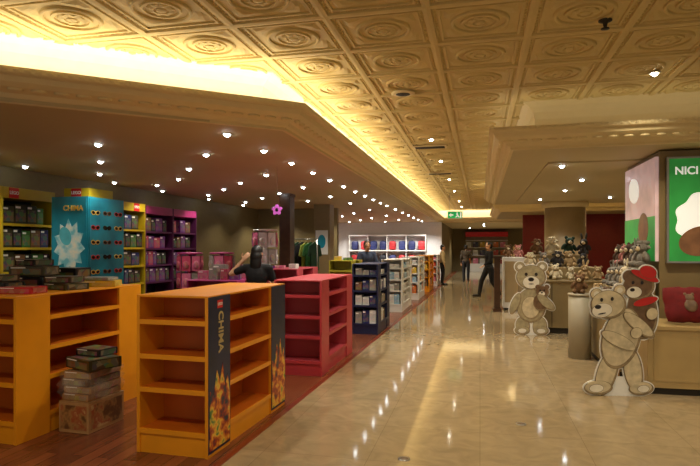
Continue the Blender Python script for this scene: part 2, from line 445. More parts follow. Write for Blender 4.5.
def downlight_proto(m):
    t = bpy.data.objects.new('downlight', None); COL.objects.link(t)
    MB().lathe([(.034, .0), (.034, -.008), (.044, -.011), (.056, -.006), (.058, 0)], 20).build('trim_ring', 'trimw', t)
    MB().lathe([(.033, -.001)]+[(.033*math.cos(a*PI/12), -.004-.030*math.sin(a*PI/12)) for a in range(0, 6)]+[(0, -.034)], 18).build('lens', m, t)
    return t
pr_c, pr_w = downlight_proto('lamp'), downlight_proto('lampw')
used = set()
def downlight(x, y, z, label, group, warm=False, e=28, sp=True):
    p = pr_w if warm else pr_c
    if p.name in used: o = copy_tree(p)
    else: o = p; used.add(p.name)
    o.location = (x, y, z); tag(o, label, 'ceiling light', group)
    if sp: spot(x, y, z, e, (1, .87, .64) if warm else (1, .93, .80), 125)
y = 5.25; r = 0
while y < 25.5 and r < 24:
    xs = [-2.5, -4.15, -5.8] if r % 2 == 0 else [-2.5, -3.3, -4.95, -6.3]
    for k, x in enumerate(xs):
        yy = y+.2*abs(x+2.5)/1.65*(1 if y < 9 else 0)
        if yy < 15.8 or yy > 16.4 or x > -4:
            e = (64 if x > -4.5 else 38) if y < 15 else 85
            downlight(x, yy, ZS, f'white recessed downlight over the shelving, {ORD[k]} from the aisle in {ORD[r]} row back', 'downlights in the low ceiling over the shelving', e=e, sp=(k % 2 == 0) if y < 12 else (r % 2 == 0))
    y += 1.0 if y < 15 else 1.6; r += 1
for k, (px, py) in enumerate([(562, 164), (582, 178), (565, 189), (610, 196), (540, 198)]):
    zc = F*1.15/(247-py); x, y = at(px, zc)
    downlight(x, y, ZS-.02 if (.9 < x < 6 and 8 < y < 14.6) else ZS, f'small downlight in right lowered ceiling over soft toys, {ORD[k]} from the front', 'downlights in the right lowered ceiling', e=72)
for k, (x, y) in enumerate([(1.68, 6.07), (-.76, 9.0), (-.76, 11.3), (-.76, 14.4), (-.76, 17.4), (-.76, 21.2), (-.76, 24.2)]):
    downlight(x, y, ZC-.027, 'warm bright downlight in embossed ceiling ahead of right lowered ceiling' if k == 0 else f'warm downlight in embossed ceiling above the aisle, {ORD[k-1]} from the camera', 'downlights in the embossed ceiling', True, e=125)
for k, (x, y) in enumerate([(.2, 28.5), (.2, 31), (2.5, 29.5), (2.5, 33), (-.6, 34)]):
    downlight(x, y, ZS, f'downlight in the far corridor ceiling, {ORD[k]} one back', 'downlights in the far corridor', e=200)
for x, y, e in ((.5, 1.6, 95), (2.6, 3.2, 125), (4.5, 5.2, 100), (-2.4, 1.6, 100), (4.2, 9, 115), (4.2, 13, 115), (-.4, 4.2, 80), (-.6, 7.0, 75), (2.2, 17.3, 120)):  # added fill spots with no fixture, brightening floor and, by bounce, ceiling
    spot(x, y, ZC-.05 if x < 4 or y < 6 else ZS-.03, e, (1, .88, .67), 140)
for x, y in ((-5.5, 24.6), (-3.6, 24.6), (-2.4, 24.8), (-5.2, 22)):
    spot(x, y, ZS-.02, 170, (1, .97, .93), 140)
w = bpy.data.worlds.new('store_ambience'); SC.world = w; w.use_nodes = True
w.node_tree.nodes['Background'].inputs[0].default_value = (1, .88, .68, 1); w.node_tree.nodes['Background'].inputs[1].default_value = .45

# ------------------------------------------------------------------ cartons
PAL = {'green': S(60, 110, 44), 'red': S(176, 30, 34), 'dark blue': S(30, 42, 96), 'black': S(26, 25, 28), 'yellow': S(214, 176, 40), 'purple': S(110, 46, 126),
       'orange': S(220, 110, 24), 'light grey': S(150, 146, 138), 'pink': S(214, 112, 146), 'rose': S(190, 70, 100), 'teal': S(40, 130, 140), 'white': S(220, 220, 216), 'brown': S(110, 76, 46), 'kraft brown': S(160, 114, 66), 'dark olive': S(58, 52, 26), 'pale blue': S(150, 190, 214), 'dark brown': S(58, 40, 26)}
_cm = {}
def carton(loc, w, d, h, rz, cname, label, group=None, cat='box', tilt=(0, 0)):
    key = (round(w/.03), round(d/.03), round(h/.03))
    if key not in _cm:
        W, D, H = [max(.03, k*.03)-.004 for k in key]
        mb = MB(); mb.box(-W/2, W/2, -D/2, D/2, 0, H, 0)
        mb.box(-W*.42, W*.42, -D/2-.0015, -D/2, H*.12, H*.74, 1)
        mb.box(-W*.44, -W*.02, -D/2-.002, -D/2, H*.80, H*.91, 2)
        mb.box(-W*.42, W*.42, -D*.42, D*.42, H, H+.0015, 1)
        mb.box(-W/2-.0015, -W/2, -D*.4, D*.4, H*.1, H*.9, 1); mb.box(W/2, W/2+.0015, -D*.4, D*.4, H*.1, H*.9, 1)
        me = mb.mesh('toy_carton')
        for m in ('carton', 'cartonprint', 'whiteprint'): me.materials.append(M_[m])
        _cm[key] = me
    o = bpy.data.objects.new('toy_carton', _cm[key]); COL.objects.link(o)
    o.location = loc; o.rotation_euler = (tilt[0], tilt[1], rz); o.color = PAL[cname]
    return tag(o, label, cat, group)
def fill(loc, rz, xe, y0, ln, d, z, hm, shelf, unit, pal, sizes=(.13, .24), full=.94, hf=(.62, .9)):
    T = TF(loc, rz); t = .01; i = 0
    while i < 15:
        w_ = round(rnd.uniform(*sizes)/.03)*.03
        if t+w_ > ln: break
        h = hm*rnd.uniform(*hf); h = max(.06, math.floor(h/.03)*.03)
        if rnd.random() < full:
            c = rnd.choice(pal)
            carton(T(xe-d/2-.006, y0+t+w_/2, z+.001), w_, d, h, rz+PI/2, c, f'{c} toy carton, {ORD[i]} from near end, {shelf} shelf of {unit}', f'cartons on {unit}')
            i += 1
        t += w_+.004

# ------------------------------------------------------------------ gondolas
LV = [.18, .49, .74, 1.0]
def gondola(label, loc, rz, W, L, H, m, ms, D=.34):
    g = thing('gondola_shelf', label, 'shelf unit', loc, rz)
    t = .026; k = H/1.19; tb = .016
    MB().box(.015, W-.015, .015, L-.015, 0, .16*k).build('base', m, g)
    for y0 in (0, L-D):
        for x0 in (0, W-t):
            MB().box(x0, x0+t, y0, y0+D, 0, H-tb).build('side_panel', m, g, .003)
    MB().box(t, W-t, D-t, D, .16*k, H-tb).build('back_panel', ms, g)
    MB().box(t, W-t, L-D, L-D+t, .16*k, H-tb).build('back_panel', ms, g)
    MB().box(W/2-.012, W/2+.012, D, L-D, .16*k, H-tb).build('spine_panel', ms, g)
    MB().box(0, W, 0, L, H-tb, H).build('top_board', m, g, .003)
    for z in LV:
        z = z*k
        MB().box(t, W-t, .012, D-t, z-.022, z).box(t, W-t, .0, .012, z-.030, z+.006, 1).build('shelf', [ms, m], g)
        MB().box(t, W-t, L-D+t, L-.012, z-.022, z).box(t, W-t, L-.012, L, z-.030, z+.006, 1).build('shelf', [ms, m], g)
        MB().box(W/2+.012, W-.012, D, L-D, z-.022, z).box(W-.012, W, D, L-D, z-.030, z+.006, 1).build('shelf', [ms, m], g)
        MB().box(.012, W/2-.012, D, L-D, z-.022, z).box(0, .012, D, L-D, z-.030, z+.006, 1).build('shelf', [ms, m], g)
    return g, [z*k for z in LV], k
def graphic(g, W, y0, D, H, word=True):
    p = MB().box(W, W+.006, y0+.004, y0+D-.004, .03, H-.01).build('graphic_panel', 'navyprint', g)
    if word:
        text('CHIMA', .10, 'goldgrey', p, TR(W+.008, y0+D/2+.01, .91) @ VR @ RZ(-PI/2))
        MB().box(W+.006, W+.008, y0+D*.38, y0+D*.62, 1.09, 1.15).build('emblem', 'logored', p)
        text('LEGO', .028, 'whiteprint', p, TR(W+.0085, y0+D/2, 1.12) @ VR, ext=.0008)
    fl = [(.012, .0), (D-.014, .0), (D-.014, .36), (D*.85, .52), (D*.74, .42), (D*.62, .62), (D*.5, .48), (D*.36, .58), (D*.22, .4), (.02, .44)]
    MB().prism([(y, z) for y, z in fl], 0, .002, 0, TR(W+.006, y0, .05) @ VR).build('flame_artwork', 'flame', p)

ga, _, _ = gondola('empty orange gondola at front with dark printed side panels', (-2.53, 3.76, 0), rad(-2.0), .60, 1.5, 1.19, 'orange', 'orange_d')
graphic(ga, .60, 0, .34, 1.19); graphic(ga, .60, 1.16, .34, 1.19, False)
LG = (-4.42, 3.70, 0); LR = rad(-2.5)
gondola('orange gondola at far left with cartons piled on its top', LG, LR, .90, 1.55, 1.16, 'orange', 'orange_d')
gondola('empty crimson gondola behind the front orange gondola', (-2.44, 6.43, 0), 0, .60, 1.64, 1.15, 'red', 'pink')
gondola('rose pink gondola beyond the empty crimson gondola', (-3.75, 9.6, 0), 0, .55, 1.3, 1.15, 'pink', 'pink')
gondola('magenta gondola left of the person in black', (-4.75, 8.45, 0), 0, .9, 1.4, 1.0, 'magenta', 'pink')
gondola('small lime yellow gondola behind the navy gondola', (-3.05, 11.2, 0), 0, .5, 1.0, 1.27, 'lime', 'lime')
units = [((-2.22, 9.72, 0), .47, 1.3, 1.25, 'navy', 'navy', 'dark navy gondola packed with cartons beside the aisle', 'the navy gondola', ['light grey', 'black', 'dark blue', 'brown', 'white', 'dark blue'], .30),
         ((-2.30, 13.2, 0), .5, 1.9, 1.25, 'white', 'white', 'white gondola of pale cartons behind the navy gondola', 'the white gondola', ['white', 'pale blue', 'pale blue', 'white', 'light grey'], .30),
         ((-2.25, 16.4, 0), .5, 1.8, 1.25, 'white', 'white', 'second white gondola along the aisle, behind the first', 'the second white gondola', ['yellow', 'white', 'orange', 'white', 'pale blue'], .30),
         ((-2.2, 19.4, 0), .5, 1.8, 1.25, 'orange', 'orange', 'far orange gondola at the aisle edge', 'the far orange gondola', ['orange', 'yellow', 'red', 'brown'], .30),
         ((-2.15, 22.4, 0), .5, 1.8, 1.25, 'white', 'white', 'farthest white gondola near the white back wall', 'the farthest white gondola', ['red', 'white', 'orange', 'pink'], .30)]
SN = ['bottom', 'second', 'third', 'top']
for loc, W, L, H, m, ms, lab, un, pal, D in units:
    g, zs, k = gondola(lab, loc, 0, W, L, H, m, ms, D)
    tops = zs[1:]+[H-.03]
    for i, z in enumerate(zs):
        fill(loc, 0, W-.02, D+.01, L-2*D-.02, .15, z, tops[i]-z-.03, SN[i], un, pal)
        T = TF(loc, 0); x = .05; j = 0
        while x < W-.15:
            w_ = .12; c = rnd.choice(pal); h = math.floor((tops[i]-z-.03)*rnd.uniform(.7, .9)/.03)*.03
            carton(T(x+w_/2, .14, z+.001), w_, .18, h, 0, c, f'{c} carton, {ORD[j]} from left, {SN[i]} shelf, end bay of {un}', f'cartons in the end bay of {un}')
            x += w_+.008; j += 1

def ontop(lst, loc, rz):
    T = TF(loc, rz)
    for (x, y, z, w_, d, h, a, c, lab) in lst:
        carton(T(x, y, z), w_, d, h, rz+rad(a), c, lab, None)
ontop([(.30, .35, 1.162, .36, .27, .09, 12, 'black', 'flat black carton lowest at near end of left orange gondola top'),
       (.30, .36, 1.254, .30, .24, .06, -8, 'dark brown', 'dark brown flat carton lying on black one at near left gondola top'),
       (.66, .30, 1.162, .30, .21, .06, 10, 'red', 'red flat carton near the front right corner of left gondola top'),
       (.66, .78, 1.162, .33, .24, .06, -14, 'dark olive', 'dark olive flat carton in middle of the left gondola top'),
       (.64, .78, 1.224, .27, .21, .06, 6, 'dark brown', 'small dark brown carton lying on dark olive carton on left gondola'),
       (.28, .80, 1.162, .36, .30, .12, 5, 'black', 'black thick carton lowest of the tall pile on left gondola'),
       (.28, .80, 1.284, .33, .27, .09, 14, 'dark olive', 'dark olive carton in the middle of tall pile on left gondola'),
       (.28, .80, 1.376, .27, .21, .06, -10, 'black', 'small black carton topmost of the tall pile on left gondola'),
       (.68, 1.20, 1.162, .36, .24, .06, 22, 'yellow', 'yellow flat carton lying near far end of left gondola'),
       (.66, 1.21, 1.224, .30, .21, .03, 12, 'light grey', 'thin grey carton lying on the yellow carton, left gondola'),
       (.26, 1.26, 1.162, .33, .24, .18, 4, 'black', 'square black carton standing at far end of left gondola')], LG, LR)
ontop([(.16, .3, 1.001, .18, .12, .15, 8, 'pink', 'pink carton standing on near left of magenta gondola top'),
       (.38, .25, 1.001, .15, .12, .21, -5, 'light grey', 'tall grey carton standing left of middle on magenta gondola top'),
       (.56, .28, 1.001, .12, .12, .18, 4, 'rose', 'slim rose carton standing right of middle on magenta gondola top'),
       (.74, .3, 1.001, .18, .12, .15, 10, 'purple', 'purple carton standing on near right of magenta gondola top'),
       (.25, .75, 1.001, .24, .15, .24, 0, 'light grey', 'large grey carton standing behind at left of magenta gondola top'),
       (.68, .8, 1.001, .24, .15, .24, 6, 'pink', 'pink carton standing behind at right of magenta gondola top')], (-4.75, 8.45, 0), 0)
ontop([(.15, .2, 1.272, .15, .12, .09, 5, 'yellow', 'yellow carton on left of the lime gondola top'),
       (.35, .25, 1.272, .18, .12, .06, -8, 'green', 'green carton on right of the lime gondola top')], (-3.05, 11.2, 0), 0)
ontop([(.15, .2, 1.152, .18, .12, .06, 5, 'pink', 'pink carton on the near end of rose pink gondola top'),
       (.38, .3, 1.152, .15, .12, .09, -8, 'white', 'white carton on the near right of rose pink gondola top')], (-3.75, 9.6, 0), 0)

# wrapped bundle on the floor
cb = thing('cardboard_box', 'closed brown printed cardboard box lowest in the wrapped bundle on floor', 'box', (-3.285, 4.24, 0), rad(-3))
MB().box(-.15, .15, -.22, .22, 0, .255).build('body', 'cardboard', cb, .004)
for s in (-1, 1): MB().box(-.15 if s < 0 else .002, -.002 if s < 0 else .15, -.221, .221, .256, .260).build('flap', 'cardboard', cb)
MB().box(-.025, .025, -.222, .222, .260, .2615).build('tape', 'tape', cb)
MB().box(-.13, .13, -.2215, -.22, .03, .23).build('printed_panel', 'boxprint', cb); MB().box(.15, .1515, -.19, .19, .03, .23).build('printed_panel', 'boxprint', cb)
for i, (a, c, z, dx) in enumerate(((-5, 'kraft brown', .263, 0), (-1, 'kraft brown', .325, .01), (-6, 'brown', .387, -.005), (-2, 'kraft brown', .449, .01))):
    carton((-3.285+dx, 4.24, z), .27, .39, .06, rad(a), c, f'flat {c} carton in the clear wrapped floor bundle, {ORD[i]} above cardboard box')
mb = MB(); mb.ell((0, 0, 0), (1, 1, 1), None, 36, 26)
for v in mb.bm.verts:
    x, y, z = v.co; q = 1/max(abs(x), abs(y), abs(z), .5); k = .3+.7*q
    n = 1+.07*math.sin(x*9+z*7)*math.cos(y*8-z*9)+.05*math.sin(x*23+y*19-z*15)
    v.co = Vector((x*k*.178*n, y*k*.25*n, z*k*.130+.391))
    v.co.z = min(max(v.co.z, .263), .514+.004*math.sin(x*9))
mb.ell((.17, -.1, .36), (.05, .10, .08), None, 14, 8); mb.ell((.02, -.25, .40), (.10, .05, .07), None, 14, 8)
bg = mb.build('plastic_film', 'plastic'); bg.location = (-3.285, 4.24, 0); bg.rotation_euler = (0, 0, rad(-3))
tag(bg, 'crumpled clear plastic film wrapping the flat cartons on cardboard box', 'plastic wrap')
carton((-3.24, 4.20, .522), .36, .30, .09, rad(-22), 'dark olive', 'printed dark olive flat carton topmost on floor bundle by left gondola')
carton((-3.27, 4.28, .614), .27, .21, .06, rad(-10), 'black', 'small black flat carton on top of printed dark olive flat carton')

# ------------------------------------------------------------------ left wall bays
def bay(y0, L, H, m, unit, label, pal, logo=None, nsh=6, dens=.97, hdm=None):
    b = thing('wall_shelf_bay', label, 'shelf unit', (-6.6, y0, 0)); d = .42
    MB().box(.001, .02, .02, L-.02, 0, H).build('back_panel', 'darkback', b)
    MB().box(.001, d, 0, .018, 0, H).build('upright', m, b, .003); MB().box(.001, d, L-.018, L, 0, H).build('upright', m, b, .003)
    hd = MB().box(.001, d, .018, L-.018, H-.15, H).build('header', hdm or m, b, .003)
    if logo:
        yl = L*logo
        MB().box(d, d+.006, yl-.08, yl+.08, H-.145, H-.005).build('emblem', 'logored', hd)
        text('LEGO', .062, 'whiteprint', hd, TR(d+.008, yl, H-.075) @ VR)
    MB().box(.02, d, .018, L-.018, 0, .2).build('base', m, b)
    zs = [.2+(H-.38)*i/nsh for i in range(nsh)]
    for i, z in enumerate(zs):
        MB().box(.02, d-.02, .018, L-.018, z, z+.02).box(d-.03, d-.018, .018, L-.018, z-.012, z+.024).build('shelf', m, b)
        nm = ['bottom', 'second', 'third', 'fourth', 'fifth', 'top'][i]
        if i >= 2:
            fill((-6.6, y0, 0), 0, d-.04, .03, L-.06, .24, z+.021, (H-.38)/nsh-.03, nm, unit, pal, (.12, .24), dens, (.8, .999))
GRN = ['green', 'black', 'dark olive', 'dark blue', 'green', 'brown', 'dark olive', 'black']
bay(5.25, .95, 2.36, 'yellow', 'near yellow bay', 'yellow framed wall bay at left edge of the photo', GRN, .5)
bay(6.20, .95, 2.36, 'yellow', 'second yellow bay', 'second yellow wall bay, partly behind teal display tower', GRN, .2)
bay(8.05, 1.42, 2.36, 'yellow', 'third yellow bay', 'yellow wall bay right of the teal display tower', GRN, .8)
PUR = ['purple', 'brown', 'black', 'black', 'purple', 'rose']
bay(9.48, .97, 2.34, 'purple', 'near purple bay', 'dark purple wall bay next to yellow one', PUR, hdm='magenta')
bay(10.46, .97, 2.34, 'purple', 'far purple bay', 'farther dark purple wall bay before plain olive wall', PUR, hdm='magenta')

kt = thing('display_tower', 'teal square display tower with printed posters and yellow top sign', 'display stand', (-5.78, 6.60, 0))
MB().box(0, .60, 0, .80, 0, .14).build('plinth', 'yellow', kt)
MB().box(.01, .59, .01, .79, .14, 2.24).build('body', 'teal', kt)
p = MB().box(.03, .57, .002, .01, .9, 2.22).build('poster', 'teal', kt)
text('CHIMA', .10, 'gold', p, TR(.36, 0, 2.08) @ VF)
MB().prism([(math.cos(a*PI/11+.2)*(.25 if a % 2 else .18)+.3, math.sin(a*PI/11+.2)*(.38 if a % 2 else .27)+1.56) for a in range(22)], 0, .003, 0, TR(0, .002, 0) @ VF).build('splash_artwork', 'splash', p)
MB().prism(ellipse(.24, 1.70, .09, .13, 20), 0, .005, 0, TR(0, .002, 0) @ VF).build('oval_artwork', 'teal_l', p)
p = MB().box(.59, .598, .03, .77, .9, 2.22).build('poster', 'teal', kt)
for r in range(6):
    for c in range(3):
        mb = MB(); cx, cz = .15+c*.25, 1.0+r*.205; mi = (r*2+c) % 4
        for s in (-.046, .046): mb.prism(ellipse(cx+s, cz, .046, .032, 10 if s > 0 else -10, 14), 0, .003, mi, TR(.598, 0, 0) @ VR)
        mb.box(.598, .6015, cx-.02, cx+.02, cz+.005, cz+.018, mi)
        for s in (-.046, .046): mb.prism(ellipse(cx+s, cz, .034, .021, 10 if s > 0 else -10, 14), 0, .0045, 1, TR(.598, 0, 0) @ VR)
        mb.build('sunglasses_artwork', ['red_p', 'black', 'gold', 'brown_p'], p)
sg = MB().box(.10, .50, .14, .66, 2.24, 2.37).build('top_sign', 'yellow', kt)
MB().box(.22, .38, .134, .14, 2.245, 2.365).build('emblem', 'logored', sg)
text('LEGO', .06, 'whiteprint', sg, TR(.30, .132, 2.305) @ VF)
MB().cyl((.30, -.02, .95), (.30, -.02, .97), .2, .2, 24).build('ledge', 'white', kt)

x, y = at(277, 8.0)
fs = thing('flower_sign', 'small purple flower shaped sign hanging from low ceiling', 'sign', (x, y, 2.08))
mb = MB()
for a in range(5): mb.prism(ellipse(.046*math.cos(a*2*PI/5+PI/2), .046*math.sin(a*2*PI/5+PI/2), .034, .028, a*72+90, 16), -.006+.0002*a, .006+.0002*a, 0, VF)
mb.build('petals', 'lilac', fs); MB().prism(ellipse(0, 0, .024, .024), -.010, .010, 0, VF).build('centre', 'black', fs)
MB().cyl((0, 0, .07), (0, 0, ZS-2.08), .002, .002, 6).build('cord', 'metal', fs)

# ------------------------------------------------------------------ middle background
pk = bpy.data.objects.new('blister_pack', None); COL.objects.link(pk)
MB().box(-.085, .085, -.002, .002, -.29, 0).build('card', 'carton', pk); MB().ell((0, -.012, -.17), (.06, .02, .08), None, 12, 8).build('bubble', 'cartonprint', pk)
pkfirst = [True]
def spinner(x, y, m, label, short, tiers, cols):
    H = tiers[-1]+.02
    sp = thing('spinner_rack', label, 'rack', (x, y, 0))
    MB().lathe([(.26, 0), (.26, .02), (.05, .05)], 24).build('base', m, sp); MB().cyl((0, 0, .03), (0, 0, H), .05, .05, 16).build('pole', m, sp)
    MB().lathe([(.02, H), (.24, H+.01), (.24, H+.04), (.02, H+.05)], 24).build('top_disc', m, sp)
    for z in tiers:
        mb = MB()
        for a in range(8):
            c, s = math.cos(a*PI/4), math.sin(a*PI/4); mb.cyl((.04*c, .04*s, z), (.26*c, .26*s, z), .004, .004, 6)
        mb.build('hook_tier', 'metal', sp)
    for ti, z in enumerate(tiers):
        for a in range(8):
            o = pk if pkfirst[0] else copy_tree(pk); pkfirst[0] = False
            ang = a*PI/4+.2; o.location = (x+.235*math.cos(ang), y+.235*math.sin(ang), z-.005); o.rotation_euler = (0, 0, ang+PI/2)
            cn = cols[(a*2+ti*3) % len(cols)]; setcol(o, PAL[cn])
            tag(o, f'{cn} carded pack, {ORD[ti]} tier from bottom of {short}, {ORD[a]} hook', 'package', f'packs on {short}')
x, y = at(265, 11.2)
spinner(x, y, 'white', 'tall white spinner stand hung with pale and purple packs behind person in black', 'the white spinner stand', (.85, 1.18, 1.51, 1.84), ['light grey', 'white', 'purple', 'white', 'pink'])
x, y = at(190, 11.0)
spinner(x, y, 'magenta', 'low pink spinner stand of small packs in front of dark purple bays', 'the left pink spinner', (.72, 1.05, 1.38), ['pink', 'rose', 'light grey', 'rose', 'purple'])
x, y = at(222, 11.2)
spinner(x, y, 'magenta', 'low pink spinner stand of small packs right of the other pink spinner', 'the right pink spinner', (.72, 1.05, 1.38), ['rose', 'light grey', 'pink', 'pink', 'white'])
x, y = at(287, 12.2)
dcol = thing('square_column', 'dark brown square column right of the white spinner stand', 'column', (x, y, 0))
MB().box(-.12, .12, -.15, .15, .14, ZS-.06).build('shaft', 'darkwood', dcol); MB().box(-.14, .14, -.17, .17, 0, .14).build('base', 'dark', dcol); MB().box(-.14, .14, -.17, .17, ZS-.06, ZS).build('capital', 'darkwood', dcol)

gx, gy = at(304, 14.2)
rk = thing('garment_rail', 'steel garment rail holding green and dark clothes near back wall', 'clothes rail', (gx, gy, 0))
MB().cyl((-.35, 0, 1.75), (.35, 0, 1.75), .014, .014, 10).build('rail', 'metal', rk)
for s in (-.35, .35):
    MB().cyl((s, 0, .03), (s, 0, 1.765), .014, .014, 10).build('post', 'metal', rk); MB().box(s-.02, s+.02, -.22, .22, 0, .03).build('foot', 'metal', rk)
GP = [(-.02, .0), (.02, 0), (.06, -.03), (.20, -.09), (.27, -.34), (.2, -.37), (.15, -.22), (.16, -.72), (-.16, -.72), (-.15, -.22), (-.2, -.37), (-.27, -.34), (-.20, -.09), (-.06, -.03)]
gm = thing('hanging_shirt', 'shirt hanging on the rail', 'clothing', (0, 0, 0))
MB().prism(GP, -.02, .02, 0, TR(0, 0, -.06) @ VF).build('cloth', 'cloth', gm); MB().cyl((0, 0, -.07), (0, 0, 0.0), .004, .004, 6).cyl((-.12, 0, -.1), (0, 0, -.06), .004, .004, 6).cyl((.12, 0, -.1), (0, 0, -.06), .004, .004, 6).build('hanger', 'metal', gm)
for i in range(6):
    o = gm if i == 0 else copy_tree(gm)
    o.location = (gx-.28+i*.112, gy, 1.735); o.rotation_euler = (0, 0, rad(62+rnd.uniform(-6, 6)))
    cn, cc = [('green', S(50, 110, 50)), ('dark green', S(24, 60, 34)), ('black', S(26, 26, 28)), ('yellow green', S(140, 150, 50))][i % 4]
    setcol(o, cc); o['label'] = f'{cn} shirt on the garment rail, {ORD[i]} from the left'
cx, cy = at(324, 15.3)
pl = thing('square_pillar', 'slim olive square pillar with a framed blue and white poster', 'pillar', (cx, cy, 0))
MB().box(-.22, .22, -.22, .22, 0, ZS).build('shaft', 'olivebrown', pl); MB().box(-.25, .25, -.25, .25, 0, .15).build('base', 'dark', pl)
p = MB().box(-.17, .17, -.235, -.22, 1.35, 2.0).build('poster', 'whiteprint', pl); MB().prism(ellipse(0, 1.7, .11, .18), 0, .002, 0, TR(0, -.235, 0) @ VF).build('artwork', 'teal', p)
ws = thing('wall_shelf', 'long white wall shelf carrying backpacks on far white wall', 'shelf', (-6.0, 25.55, 0))
MB().box(0, 3.6, 0, .45, 1.36, 1.4).build('shelf', 'white', ws); MB().box(0, 3.6, .0, .45, .72, .76).build('shelf', 'white', ws)
for k in range(5): MB().box(k*.8925, k*.8925+.03, .05, .45, 0, 2.1).build('upright', 'white', ws)
MB().box(0, 3.6, .1, .45, 2.06, 2.12).build('canopy', 'white', ws)
bp = thing('backpack', 'backpack on far white wall', 'bag', (0, 0, 0), 0)
mb = MB(); mb.ell((0, 0, 0), (1, 1, 1), None, 20, 14)
for v in mb.bm.verts:
    x, y, z = v.co; q = 1/max(abs(x), abs(z), .3); k = .25+.75*min(q, 1.42)
    v.co = Vector((x*k*.165, y*.12, z*k*.21+.22)); v.co.z = max(v.co.z, .005)
mb.build('body', 'bagcloth', bp); MB().box(-.11, .11, -.14, -.09, .04, .22).build('pocket', 'bagcloth', bp, .015)
mb = MB(); pts = [(.05*math.cos(t), 0, .42+.05*math.sin(t)) for t in [PI*i/6 for i in range(7)]]
for a, b in zip(pts, pts[1:]): mb.cyl(a, b, .008, .008, 6)
mb.build('handle', 'black', bp)
cs = [('dark blue', S(24, 32, 80)), ('red', S(160, 24, 30)), ('dark blue', S(30, 40, 92)), ('black', S(24, 24, 30))]
q = 0
for row, z in enumerate((1.401, .761)):
    for i in range(8):
        o = bp if q == 0 else copy_tree(bp); q += 1
        o.location = (-5.73+i*.446, 25.74, z); cn, cc = cs[(i*(3 if row else 1)+i//3+row) % 4]; setcol(o, cc)
        o['label'] = f'{cn} backpack, {ORD[i]} from left on {["upper","lower"][row]} shelf of far white wall'; o['group'] = 'backpacks on the far white wall'
sd = thing('shop_display', 'red and white display cabinet at the end of the aisle', 'cabinet', (-.9, 36.3, 0))
MB().box(0, 2.6, 0, .5, 0, .5).build('base', 'white', sd); MB().box(0, 2.6, .4, .5, .5, 2.2).build('back_panel', 'greige', sd); MB().box(0, 2.6, 0, .5, 2.2, 2.5).build('header', 'logored', sd)
for z in (1.0, 1.5, 1.95): MB().box(0, 2.6, .05, .4, z, z+.03).build('shelf', 'white', sd)
for z, nm in ((.5, 'bottom'), (1.03, 'second'), (1.53, 'third')):
    for j in range(6):
        c = ['red', 'yellow', 'dark blue', 'white', 'pink', 'orange'][(j*5+int(z*10)) % 6]
        carton((-.7+j*.42, 36.5, z+.001), .3, .18, .33, 0, c, f'{c} carton, {ORD[j]} from left, {nm} shelf of the end display cabinet', 'cartons in the end cabinet')
ex, ey = at(455, 18.2)
es = thing('exit_sign', 'green lit running figure exit sign hanging over the aisle', 'sign', (ex, ey, 2.47))
MB().box(-.24, .24, -.03, .03, 0, .24).build('housing', 'white', es, .004)
p = MB().box(-.225, .225, -.034, -.03, .015, .225).build('face', 'green_exit', es)
V = TR(0, -.034, 0) @ VF
mb = MB(); mb.prism([(-.2, .12), (-.12, .18), (-.12, .14), (-.05, .14), (-.05, .10), (-.12, .10), (-.12, .06)], 0, .002, 0, V)
mb.prism(ellipse(.07, .185, .02, .02), 0, .002, 0, V).prism([(.04, .16), (.09, .165), (.11, .10), (.15, .05), (.13, .035), (.09, .08), (.06, .05), (.01, .04), (.01, .06), (.045, .07), (.06, .1)], 0, .002, 0, V)
mb.box(.165, .205, -.036, -.034, .03, .21); mb.build('symbol', 'white_lit', p)
for s in (-.18, .18): MB().cyl((s, 0, .24), (s, 0, ZC-.03-2.47), .005, .005, 8).build('hanging_rod', 'metal', es)
sk = thing('sprinkler_head', 'dark sprinkler head under embossed ceiling at upper right', 'sprinkler', (.93, 4.6, ZC-.02))
MB().lathe([(.05, 0), (.05, -.008), (.02, -.02), (.012, -.05)], 16).build('escutcheon', 'dark', sk); MB().lathe([(.004, -.05), (.03, -.062), (.032, -.068), (.004, -.07)], 16).build('deflector', 'dark', sk)
x, y = at(403, F*1.75/157)
v = thing('ceiling_speaker', 'round dark grille fitted in the embossed ceiling above the aisle', 'speaker', (x, y, ZC-.03))
MB().lathe([(.13, 0), (.13, -.012), (.11, -.02)], 24).build('rim', 'mould', v); MB().lathe([(.11, -.018), (.05, -.022), (.01, -.022)], 24).build('grille', 'dark', v)
for i, (px, py) in enumerate(((430, 145), (440, 172))):
    x, y = at(px, F*1.75/(247-py))
    v = thing('ceiling_vent', ['nearer rectangular slot vent in the embossed ceiling', 'farther rectangular slot vent in the embossed ceiling'][i], 'vent', (x, y, ZC-.03))
    MB().box(-.28, .28, -.13, .13, -.015, 0).build('frame', 'mould', v); mb = MB()
    for k in range(5): mb.box(-.25, .25, -.1+k*.042, -.08+k*.042, -.02, -.012)
    mb.build('slats', 'dark', v)
for i, (px, py, lab) in enumerate(((521, 424, 'small round floor socket in the marble right of the aisle middle'), (404, 459, 'small round floor socket in marble nearest the camera'))):
    x, y = at(px, F*1.55/(py-247))
    v = thing('floor_socket', lab, 'floor socket', (x, y, 0)); MB().lathe([(.045, 0), (.045, .003), (.038, .005)], 24).build('rim', 'metal', v); MB().lathe([(.038, .003), (.03, .006), (.002, .006)], 24).build('cover', 'outline_p', v)

